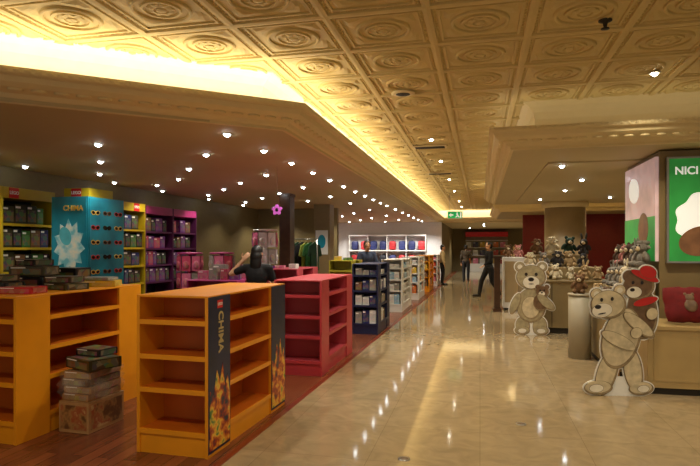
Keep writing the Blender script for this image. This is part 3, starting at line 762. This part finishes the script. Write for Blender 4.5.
# ------------------------------------------------------------------ right side
cx, cy = at(565, 14.4)
rc = thing('round_column', 'thick beige round column behind the soft toy counter', 'column', (cx, cy, 0))
MB().lathe([(.5, .2), (.5, 2.55)], 36).build('shaft', 'beige', rc); MB().lathe([(.55, 0), (.55, .17), (.5, .2)], 36).build('base', 'dark', rc); MB().lathe([(.5, 2.55), (.56, 2.58), (.58, ZS)], 36).build('capital', 'mould', rc)
pc = thing('poster_column', 'square column clad with lit pink and green posters at right', 'column', (2.06, 7.26, 0))
MB().box(0, 1.3, 0, 1.45, 0, ZS-.021).build('shaft', 'olivebrown', pc)
MB().box(.06, 1.1, -.07, 0, 1.36, 2.60).build('lightbox_frame', 'metal', pc, .004)
pg = MB().box(.085, 1.075, -.076, -.07, 1.385, 2.575).build('lightbox_poster', 'green_lit', pc)
text('NICI', .125, 'white_lit', pg, TR(.265, -.078, 2.43) @ VF)
V = TR(0, -.076, 0) @ VF
blob = [(.55+.40*math.cos(t)*(1+.05*math.cos(9*t)), 1.86+.34*math.sin(t)*(1+.05*math.cos(9*t))) for t in [2*PI*i/72 for i in range(72)]]
MB().prism(blob, 0, .002, 0, V).build('white_artwork', 'white_lit', pg)
MB().prism(ellipse(.42, 1.62, .24, .17, 14), 0, .004, 0, V).build('brown_artwork', 'brown_lit', pg)
ps = MB().box(-.04, 0, .02, 1.42, 1.38, 2.62).build('side_poster', 'pink_lit', pc, .003)
MB().box(-.044, -.04, .02, 1.42, 1.38, 1.92).build('green_artwork', 'green_lit', ps)
V = TR(-.044, 0, 0) @ VL
MB().prism(ellipse(-.5, 1.78, .22, .2, 10), 0, .003, 0, V).build('brown_artwork', 'brown_lit', ps)
MB().prism(ellipse(-.95, 2.3, .24, .16, -10), -.004, .003, 0, V).build('white_artwork', 'white_lit', ps)
for x0, x1, z, nm in ((1.55, 1.715, .75, 'lowest'), (1.72, 1.885, 1.02, 'middle'), (1.89, 2.01, 1.30, 'tallest')):
    st = thing('display_step', f'{nm} of three olive brown display steps of soft toys beside poster column', 'display stand', (x0, 7.25, 0))
    MB().box(0, x1-x0, 0, 1.42, .06, z-.03).build('body', 'olivebrown', st); MB().box(0, x1-x0, 0, 1.42, z-.03, z).build('tread', 'beige', st, .003); MB().box(.01, x1-x0-.01, .01, 1.41, 0, .06).build('kick', 'dark', st)
ct = thing('display_counter', 'solid olive brown counter of soft toys behind smaller bear cutout', 'counter', (.75, 10.6, 0))
MB().box(.03, 1.47, .03, 1.27, 0, .1).build('plinth', 'dark', ct); MB().box(0, 1.5, 0, 1.3, .1, .92).build('body', 'olivebrown', ct, .004); MB().box(-.02, 1.52, -.02, 1.32, .92, .95).build('top_board', 'olivebrown', ct, .004)
for a in (.5, 1.0): MB().box(a, a+.012, -.003, 0, .12, .9).build('groove', 'dark', ct)
r1 = thing('display_riser', 'low wide display riser standing on the soft toy counter', 'riser', (.80, 11.05, .951)); MB().box(0, 1.3, 0, .80, 0, .2).build('body', 'olivebrown', r1, .004); MB().box(-.005, 1.305, -.005, .805, .2, .219).build('top', 'beige', r1)
r2 = thing('display_riser', 'narrow upper display riser standing on the low wide riser', 'riser', (.95, 11.42, 1.171)); MB().box(0, 1.05, 0, .40, 0, .21).build('body', 'olivebrown', r2, .004); MB().box(-.005, 1.055, -.005, .405, .21, .229).build('top', 'beige', r2)
rc2 = thing('low_counter', 'wide tan low counter at right edge holding red cushions', 'counter', (1.72, 6.46, 0))
MB().box(.03, 1.68, .03, .68, 0, .07).build('plinth', 'dark', rc2); MB().box(0, 1.70, 0, .7, .07, .68).build('body', 'tanbase', rc2, .004); MB().box(-.02, 1.72, -.02, .72, .68, .72).build('top_board', 'tanbase', rc2, .004)
MB().box(.06, .80, -.006, 0, .14, .62).build('inset_panel', 'tanbase', rc2); MB().box(.88, 1.6, -.006, 0, .14, .62).build('inset_panel', 'tanbase', rc2)
def cushion(loc, rz, label, lean):
    mb = MB(); mb.ell((0, 0, 0), (1, 1, 1), None, 32, 20)
    for v in mb.bm.verts:
        x, y, z = v.co
        q = max(abs(x), abs(z), .001); r = math.sqrt(x*x+z*z); e = (r/q)**.75
        pin = 1-.06*math.cos(4*math.atan2(z, x))**2*(1 if abs(x*z) < .2 else 0)
        v.co = Vector((x*e*.235*pin, y*.10, z*e*.20*pin))
    c = thing('cushion', label, 'cushion', loc, rz); c.rotation_euler = (rad(lean), 0, rz)
    mb.build('cover', 'redvelvet', c)
    m2 = MB()
    m2.ell((0, -.093, -.03), (.07, .014, .07), None, 14, 8); m2.ell((0, -.09, .05), (.05, .016, .045), None, 14, 8); m2.ell((-.038, -.085, .09), (.018, .012, .022), None, 10, 6); m2.ell((.038, -.085, .09), (.018, .012, .022), None, 10, 6)
    m2.build('applique', 'brown_p', c)
cushion((2.16, 6.68, .93), rad(8), 'large dark red velvet cushion with brown applique leaning at counter left', -20)
cushion((2.72, 6.68, .93), rad(-6), 'large dark red velvet cushion at right end of the low counter', -20)
p = thing('round_plinth', 'grey beige round plinth between the two bear cutouts', 'plinth', (1.36, 8.36, 0)); MB().lathe([(.15, 0), (.15, .87)], 32).build('drum', 'greige', p); MB().lathe([(.16, .87), (.16, .90)], 32).build('top', 'greige', p)
for (x, y, h, lab) in ((.55, 14.2, 1.3, 'white upright display plinth left of the beige round column'), (.75, 16.4, 1.25, 'farther white display plinth behind the first upright plinth')):
    p = thing('display_plinth', lab, 'plinth', (x, y, 0)); MB().box(0, .5, 0, .6, .06, h).build('body', 'white', p, .005); MB().box(.03, .47, .03, .57, 0, .06).build('kick', 'dark', p); MB().box(.04, .46, -.004, 0, .2, h-.1).build('panel', 'beige', p)
p = thing('wooden_post', 'dark wooden post at the aisle edge left of white upright plinth', 'post', (.40, 13.9, 0)); MB().box(-.07, .07, -.07, .07, .08, 1.28).build('shaft', 'darkwood', p, .004); MB().box(-.1, .1, -.1, .1, 0, .08).build('base', 'darkwood', p); MB().box(-.09, .09, -.09, .09, 1.28, 1.33).build('cap', 'darkwood', p)

# ------------------------------------------------------------------ plush toys
PC = {'brown': S(112, 80, 50), 'tan': S(176, 148, 104), 'cream': S(210, 196, 164), 'grey': S(128, 122, 112), 'dark grey': S(52, 48, 46), 'dusty pink': S(172, 112, 104), 'dark brown': S(74, 50, 34), 'dark green': S(30, 54, 36)}
def plush_proto(kind):
    t = bpy.data.objects.new('plush_'+kind, None); COL.objects.link(t)
    mb = MB(); mb.ell((0, 0, .085), (.075, .065, .09)); mb.ell((0, -.012, .215), (.068, .062, .062))
    for s in (-1, 1):
        mb.ell((s*.085, -.03, .12), (.03, .03, .06), rot=Matrix.Rotation(rad(s*-28), 3, 'Y')); mb.ell((s*.055, -.075, .035), (.034, .065, .034))
        if kind == 'rabbit': mb.ell((s*.035, .0, .31), (.02, .013, .07), rot=Matrix.Rotation(rad(s*10), 3, 'Y'))
        elif kind == 'bear': mb.ell((s*.055, 0, .27), (.027, .016, .027))
        else: mb.ell((s*.08, 0, .22), (.035, .014, .018), rot=Matrix.Rotation(rad(s*25), 3, 'Y'))
    if kind == 'lamb':
        for a in range(5): mb.ell((.04*math.cos(a*1.25), .035*math.sin(a*1.25), .265), (.03, .03, .025))
    mb.build('body', 'plush', t)
    MB().ell((0, -.066, .2), (.034, .026, .027), None, 12, 8).build('muzzle', 'plushlight', t)
    MB().ell((0, -.092, .21), (.011, .008, .008), None, 8, 6).build('nose', 'black', t)
    for s in (-1, 1): MB().ell((s*.027, -.068, .235), (.008, .006, .009), None, 8, 6).build('eye', 'black', t)
    return t
PP = {k: plush_proto(k) for k in ('bear', 'rabbit', 'lamb')}
pused = set()
def plush(kind, cn, loc, rz, s, label, group, tx=0, ty=0):
    p = PP[kind]
    if kind in pused: o = copy_tree(p)
    else: o = p; pused.add(kind)
    o.location = loc; o.rotation_euler = (tx, ty, rz); o.scale = (s, s, s); setcol(o, PC[cn]); tag(o, label, 'soft toy', group)
for tier, (y, z, xs, nm) in enumerate(((10.90, .951, [.89+.238*i for i in range(6)], 'counter top'), (11.28, 1.171, [.93+.245*i for i in range(5)], 'low wide riser'), (11.62, 1.401, [1.07+.30*i for i in range(4)], 'narrow upper riser'))):
    for i, x in enumerate(xs):
        k = rnd.choice(['bear', 'lamb', 'rabbit', 'lamb']); c = rnd.choice(['brown', 'tan', 'cream', 'cream', 'dark grey', 'grey', 'tan'])
        if tier == 2: c = ['brown', 'cream', 'dark green', 'dark grey'][i]
        s = rnd.uniform(.82, 1.06)*(1.16 if tier == 2 else 1)
        plush(k, c, (x, y+rnd.uniform(-.03, .01), z+.004), rad(rnd.uniform(-26, 18)), s, f'{c} plush {k}, {ORD[i]} from left on the {nm} at soft toy counter', 'soft toys at the olive brown counter', rad(rnd.uniform(-6, 2)), rad(rnd.uniform(-8, 8)))
for tier, (x, z, nm) in enumerate(((1.64, .751, 'lowest step'), (1.81, 1.021, 'middle step'), (1.925, 1.301, 'tallest step'))):
    for i in range(5):
        k = rnd.choice(['bear', 'rabbit', 'lamb', 'lamb']); c = rnd.choice(['brown', 'tan', 'grey', 'dark brown', 'cream', 'cream'])
        if tier == 2 and i > 2: c = ['dusty pink', 'dark brown'][i-3]
        plush(k, c, (x, 7.40+.28*i+rnd.uniform(-.01, .01), z+.004), rad(-74+rnd.uniform(-10, 10)), rnd.uniform(.84, 1.04)*(1.1 if tier == 2 else 1), f'{c} plush {k}, {ORD[i]} from near end on {nm} by poster column', 'soft toys on the display steps', 0, rad(rnd.uniform(-5, 5)))
plush('bear', 'brown', (1.36, 8.36, .901), rad(-20), .95, 'brown plush bear sitting on the grey beige round plinth', None)
plush('lamb', 'cream', (3.18, 6.8, .721), rad(10), 1.2, 'cream plush lamb beside cushions on the low counter', None)
for i, (x, y, z, c) in enumerate(((.68, 14.45, 1.301, 'brown'), (.92, 14.5, 1.301, 'dusty pink'), (1.0, 16.7, 1.251, 'tan'))):
    plush('bear', c, (x, y, z), 0, 1.05, f'{c} plush bear on a white upright display plinth', None)

# ------------------------------------------------------------------ bear cutouts
def cutout(label, loc, rz, shapes, board_extra, tilt=0):
    t = thing('cardboard_cutout', label, 'standee', loc, rz)
    def sh(a, b, c, d, r):
        return [(x+max(0, y-.15)*math.tan(rad(tilt)), y) for x, y in ellipse(a, b, c, d, r, 36)]
    mb = MB()
    for (a, b, c, d, r, mi) in shapes: mb.prism(sh(a, b, c+board_extra, d+board_extra, r), -.012, 0, 0, VF)
    mb.box(-.2, .2, -.001, .011, 0, .2)
    mb.build('board', 'whiteprint', t)
    pr = MB()
    for k, (a, b, c, d, r, mi) in enumerate(shapes):
        z = k*.0009
        if mi < 5 and c > .04:
            pr.prism(sh(a, b, c+.0035, d+.0035, r), 0, .0004+z, 5, VF)
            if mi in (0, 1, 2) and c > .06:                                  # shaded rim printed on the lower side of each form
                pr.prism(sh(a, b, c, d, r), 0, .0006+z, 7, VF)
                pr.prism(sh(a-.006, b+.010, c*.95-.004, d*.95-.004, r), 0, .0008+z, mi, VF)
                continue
        pr.prism(sh(a, b, c, d, r), 0, .0008+z, mi, VF)
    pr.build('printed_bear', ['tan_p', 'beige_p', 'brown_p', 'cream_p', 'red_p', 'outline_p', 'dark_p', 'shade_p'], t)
    MB().prism([(0.011, 0.0), (.30, 0), (.011, .75)], -.01, .01, 0, VR).build('strut', 'cardboard', t)
    return t
B1 = [(-.19, 1.20, .085, .085, 0, 1), (.19, 1.20, .085, .085, 0, 1), (-.19, 1.2, .045, .045, 0, 3), (.19, 1.2, .045, .045, 0, 3),
      (-.14, .16, .12, .16, 6, 1), (.15, .16, .12, .16, -6, 1), (0, .52, .25, .30, 0, 1), (0, .48, .16, .2, 0, 0),
      (-.15, .08, .13, .075, 0, 1), (.17, .08, .13, .075, 0, 1), (-.15, .075, .07, .04, 0, 3), (.17, .075, .07, .04, 0, 3),
      (0, 1.02, .25, .21, 0, 1), (0, .93, .14, .11, 0, 3), (0, .98, .05, .035, 0, 6), (-.085, 1.07, .026, .03, 0, 6), (.085, 1.07, .026, .03, 0, 6), (0, .90, .045, .008, 0, 6),
      (-.27, .55, .07, .2, -22, 1), (.17, .58, .13, .15, 0, 2), (.19, .76, .11, .10, 0, 2), (.11, .85, .04, .04, 0, 2), (.27, .85, .04, .04, 0, 2), (.18, .73, .055, .04, 0, 3), (.15, .79, .014, .016, 0, 6), (.22, .79, .014, .016, 0, 6), (.18, .75, .018, .012, 0, 6), (.25, .58, .075, .19, 48, 1)]
x, y = at(531, 9.86)
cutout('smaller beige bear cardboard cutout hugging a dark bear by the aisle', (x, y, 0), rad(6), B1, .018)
B2 = [(.17, .86, .15, .27, 10, 2), (.0, 1.25, .055, .055, 0, 2), (.22, 1.24, .055, .055, 0, 2), (.11, 1.14, .155, .135, 0, 2), (.07, 1.08, .075, .058, 0, 3), (.05, 1.105, .024, .018, 0, 6), (.05, 1.18, .015, .019, 0, 6), (.14, 1.18, .015, .019, 0, 6), (.16, 1.25, .15, .035, -22, 4), (.19, 1.29, .085, .06, -22, 4), (.19, .985, .12, .04, 16, 4),
      (.13, .27, .09, .24, 14, 0), (-.13, .24, .10, .24, -12, 0), (-.02, .60, .19, .32, -8, 0), (.22, .08, .12, .065, 6, 0), (-.21, .08, .14, .07, 4, 0), (-.23, .075, .07, .04, 4, 3), (.24, .08, .055, .035, 4, 3),
      (-.31, 1.06, .055, .055, 0, 0), (-.08, 1.10, .055, .055, 0, 0), (-.31, 1.06, .028, .028, 0, 3), (-.08, 1.10, .028, .028, 0, 3), (-.18, .95, .175, .145, -8, 0), (-.24, .89, .10, .072, 8, 3), (-.285, .925, .032, .022, 0, 6), (-.255, 1.0, .015, .02, 0, 6), (-.15, 1.01, .015, .02, 0, 6), (-.24, .857, .04, .007, 12, 6),
      (.14, .74, .062, .20, 52, 0), (.26, .86, .055, .06, 0, 0), (-.05, .58, .06, .19, 64, 0), (.12, .66, .055, .055, 0, 0)]
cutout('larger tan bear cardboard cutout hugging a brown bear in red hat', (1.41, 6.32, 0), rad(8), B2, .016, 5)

# ------------------------------------------------------------------ people
def vox(mb, name, m, parent, size=.012, it=3):
    me = mb.mesh(name); o = bpy.data.objects.new('tmp', me); COL.objects.link(o)
    r = o.modifiers.new('r', 'REMESH'); r.mode = 'VOXEL'; r.voxel_size = size
    s = o.modifiers.new('s', 'SMOOTH'); s.factor = .5; s.iterations = it
    bpy.context.view_layer.update(); dg = bpy.context.evaluated_depsgraph_get()
    m2 = bpy.data.meshes.new_from_object(o.evaluated_get(dg)); bpy.data.objects.remove(o)
    m2.materials.clear(); m2.materials.append(M_[m])
    for p in m2.polygons: p.use_smooth = True
    m2.name = name
    t = bpy.data.objects.new(name, m2); COL.objects.link(t); t.parent = parent; return t
def V3(*a): return Vector(a)
def hand(mb, el, wr, s):
    d = (wr-el).normalized(); xa = d.cross(V3(0, 1, 0)); xa = xa.normalized() if xa.length > .1 else V3(1, 0, 0)
    xa = xa*(1 if s > 0 else -1); nr = d.cross(xa)
    R3 = Matrix((xa, nr, d)).transposed()
    mb.ell(wr+d*.05, (.04, .017, .052), None, 14, 10, 0, R3)
    for i in range(4):
        b = wr+d*.085+xa*(-.029+.0193*i); ln = [.062, .074, .07, .055][i]
        mid = b+d*ln*.5+nr*.004; tip = mid+(d*.85+nr*.5)*ln*.5
        mb.cap(b, mid, .0095, .009); mb.cap(mid, tip, .009, .0085)
    b = wr+d*.035-xa*.03; mb.cap(b, b+(d*.5-xa*.8)*.035, .012, .0105); mb.cap(b+(d*.5-xa*.8)*.035, b+(d*.85-xa*.6)*.062, .0105, .009)
DEF = dict(pel=(0, 0, .94), wai=(0, 0, 1.10), che=(0, 0, 1.27), nec=(0, .01, 1.42), hea=(0, -.015, 1.585),
           shL=(-.175, 0, 1.375), shR=(.175, 0, 1.375), elL=(-.225, .02, 1.10), elR=(.225, .02, 1.10), wrL=(-.23, -.05, .86), wrR=(.23, -.05, .86),
           hiL=(-.09, 0, .90), hiR=(.09, 0, .90), knL=(-.10, -.02, .49), knR=(.10, -.02, .49), anL=(-.10, .02, .085), anR=(.10, .02, .085), toL=(-.115, -.15, .03), toR=(.115, -.15, .03))
def person(label, loc, rz, pose, shirt, trou, hair_long=False, sleeve=.9, s=1.0, hr=0):
    J = {k: Vector(v) for k, v in dict(DEF, **pose).items()}
    root = thing('person', label, 'person', loc, rz); root.scale = (s, s, s)
    H = TR(*J['hea']) @ RZ(rad(hr))
    b = MB()
    b.ell(J['pel'], (.15, .105, .12)); b.ell(J['wai'], (.13, .092, .14)); b.ell(J['che'], (.155, .105, .17)); b.cap(J['nec']-V3(0, 0, .04), J['hea']-V3(0, 0, .06), .052, .05)
    b.cap(J['shL'], J['shR'], .055, .055)
    for q, sg in (('L', -1), ('R', 1)):
        b.cap(J['sh'+q], J['el'+q], .05, .038); b.cap(J['el'+q], J['wr'+q], .038, .026); hand(b, J['el'+q], J['wr'+q], sg)
        b.cap(J['hi'+q], J['kn'+q], .086, .056); b.cap(J['kn'+q], J['an'+q], .055, .036); b.cap(J['an'+q]-V3(0, 0, .03), J['to'+q], .038, .03)
    b.ell((0, .005, .01), (.076, .094, .112), H); b.ell((0, -.03, -.06), (.054, .064, .06), H); b.cap((0, -.088, .012), (0, -.106, -.022), .009, .015, H)
    b.ell((-.078, .01, -.01), (.012, .02, .032), H); b.ell((.078, .01, -.01), (.012, .02, .032), H); b.cap((-.035, -.083, .03), (.035, -.083, .03), .008, .008, H)
    vox(b, 'body', 'skin', root, .0085, 2)
    for x in (-.032, .032): MB().ell((x, -.083, .006), (.014, .009, .009), H, 10, 8).ell((x, -.09, .006), (.006, .004, .006), H, 8, 6, 1).build('eye', ['eyew', 'black'], root)
    MB().ell((0, -.09, -.062), (.024, .008, .008), H, 12, 6).build('mouth', 'lip', root)
    h = MB(); h.ell((0, .022, .035), (.086, .098, .096), H); h.ell((0, .05, -.02), (.082, .07, .08), H)
    if hair_long: h.ell((0, .075, -.12), (.088, .05, .15), H); h.ell((0, .06, -.04), (.09, .07, .1), H)
    vox(h, 'hair', 'hair', root, .01, 2)
    c = MB(); c.ell(J['pel']+V3(0, 0, .02), (.168, .122, .11)); c.ell(J['wai'], (.15, .112, .16)); c.ell(J['che'], (.175, .123, .18)); c.cap(J['shL'], J['shR'], .066, .066); c.cap(J['che'], J['nec']-V3(0, 0, .02), .1, .068)
    for q in 'LR':
        up = min(1, sleeve*2); e = J['sh'+q].lerp(J['el'+q], up); c.cap(J['sh'+q], e, .066, .054)
        if sleeve > .5: c.cap(J['el'+q], J['el'+q].lerp(J['wr'+q], (sleeve-.5)*2), .053, .042)
    vox(c, 'shirt', shirt, root, .014, 3)
    t = MB(); t.ell(J['pel']-V3(0, 0, .02), (.163, .118, .12))
    for q in 'LR': t.cap(J['hi'+q], J['kn'+q], .101, .074); t.cap(J['kn'+q], J['an'+q]+(J['kn'+q]-J['an'+q])*.05, .073, .058)
    vox(t, 'trousers', trou, root, .014, 3)
    for q in 'LR':
        f = MB(); f.cap(J['an'+q]-V3(0, 0, .035), J['to'+q]+V3(0, -.02, 0), .046, .036); f.ell(J['an'+q]+V3(0, .02, -.04), (.042, .05, .04))
        zf = min(J['an'+q].z-.085, J['to'+q].z-.03)
        for v in f.bm.verts: v.co.z = max(v.co.z, max(zf, 0))
        vox(f, 'shoe', 'shoe', root, .01, 1)
    return root
x, y = at(489, 17.4)
person('man in dark clothes walking across the aisle', (x, y, 0), rad(-70), dict(
    knL=(-.1, -.20, .50), anL=(-.1, -.28, .085), toL=(-.11, -.44, .04), knR=(.1, .06, .49), anR=(.1, .30, .13), toR=(.11, .18, .03), pel=(0, 0, .93), hiL=(-.09, -.02, .89), hiR=(.09, .02, .89),
    elL=(-.23, .12, 1.12), wrL=(-.23, .12, .87), elR=(.23, -.06, 1.11), wrR=(.22, -.25, .98)), 'shirt_black', 'trou')
x, y = at(466, 25)
person('man in olive shirt standing in far aisle facing away', (x, y, 0), rad(170), dict(elL=(-.25, -.02, 1.12), wrL=(-.2, -.18, .98)), 'shirt_brown', 'trou', s=.97)
x, y = at(367, 13.7)
person('man in slate blue shirt standing behind the navy gondola', (x, y, 0), rad(25), dict(elR=(.25, -.06, 1.12), wrR=(.15, -.28, 1.06), elL=(-.25, -.06, 1.12), wrL=(-.15, -.28, 1.06)), 'shirt_blue', 'trou', sleeve=.4, s=1.0)
x, y = at(257, 7.5)
person('person in black top seen from behind, one hand raised to black hair', (x, y, 0), rad(185), dict(elL=(-.25, -.08, 1.12), wrL=(-.14, -.28, 1.1), elR=(.40, -.02, 1.29), wrR=(.23, -.02, 1.48)), 'shirt_black', 'trou', True, .3, s=.92)
x, y = at(440, 23)
person('person in cream top standing beside the farthest white gondola', (x+.1, y, 0), rad(100), dict(), 'shirt_cream', 'trou', s=.96)

# ------------------------------------------------------------------ camera
cam = bpy.data.cameras.new('camera'); cam.sensor_width = 36; cam.lens = F/700*36; cam.shift_y = .02; cam.clip_end = 200
co = bpy.data.objects.new('camera', cam); COL.objects.link(co); co.location = (0, 0, 1.55); co.rotation_euler = (PI/2, 0, TH)
SC.camera = co
for l, n in LABELS.items():
    if n > 1: print('DUPLABEL', n, l)
print('NOBJ', len(bpy.data.objects))
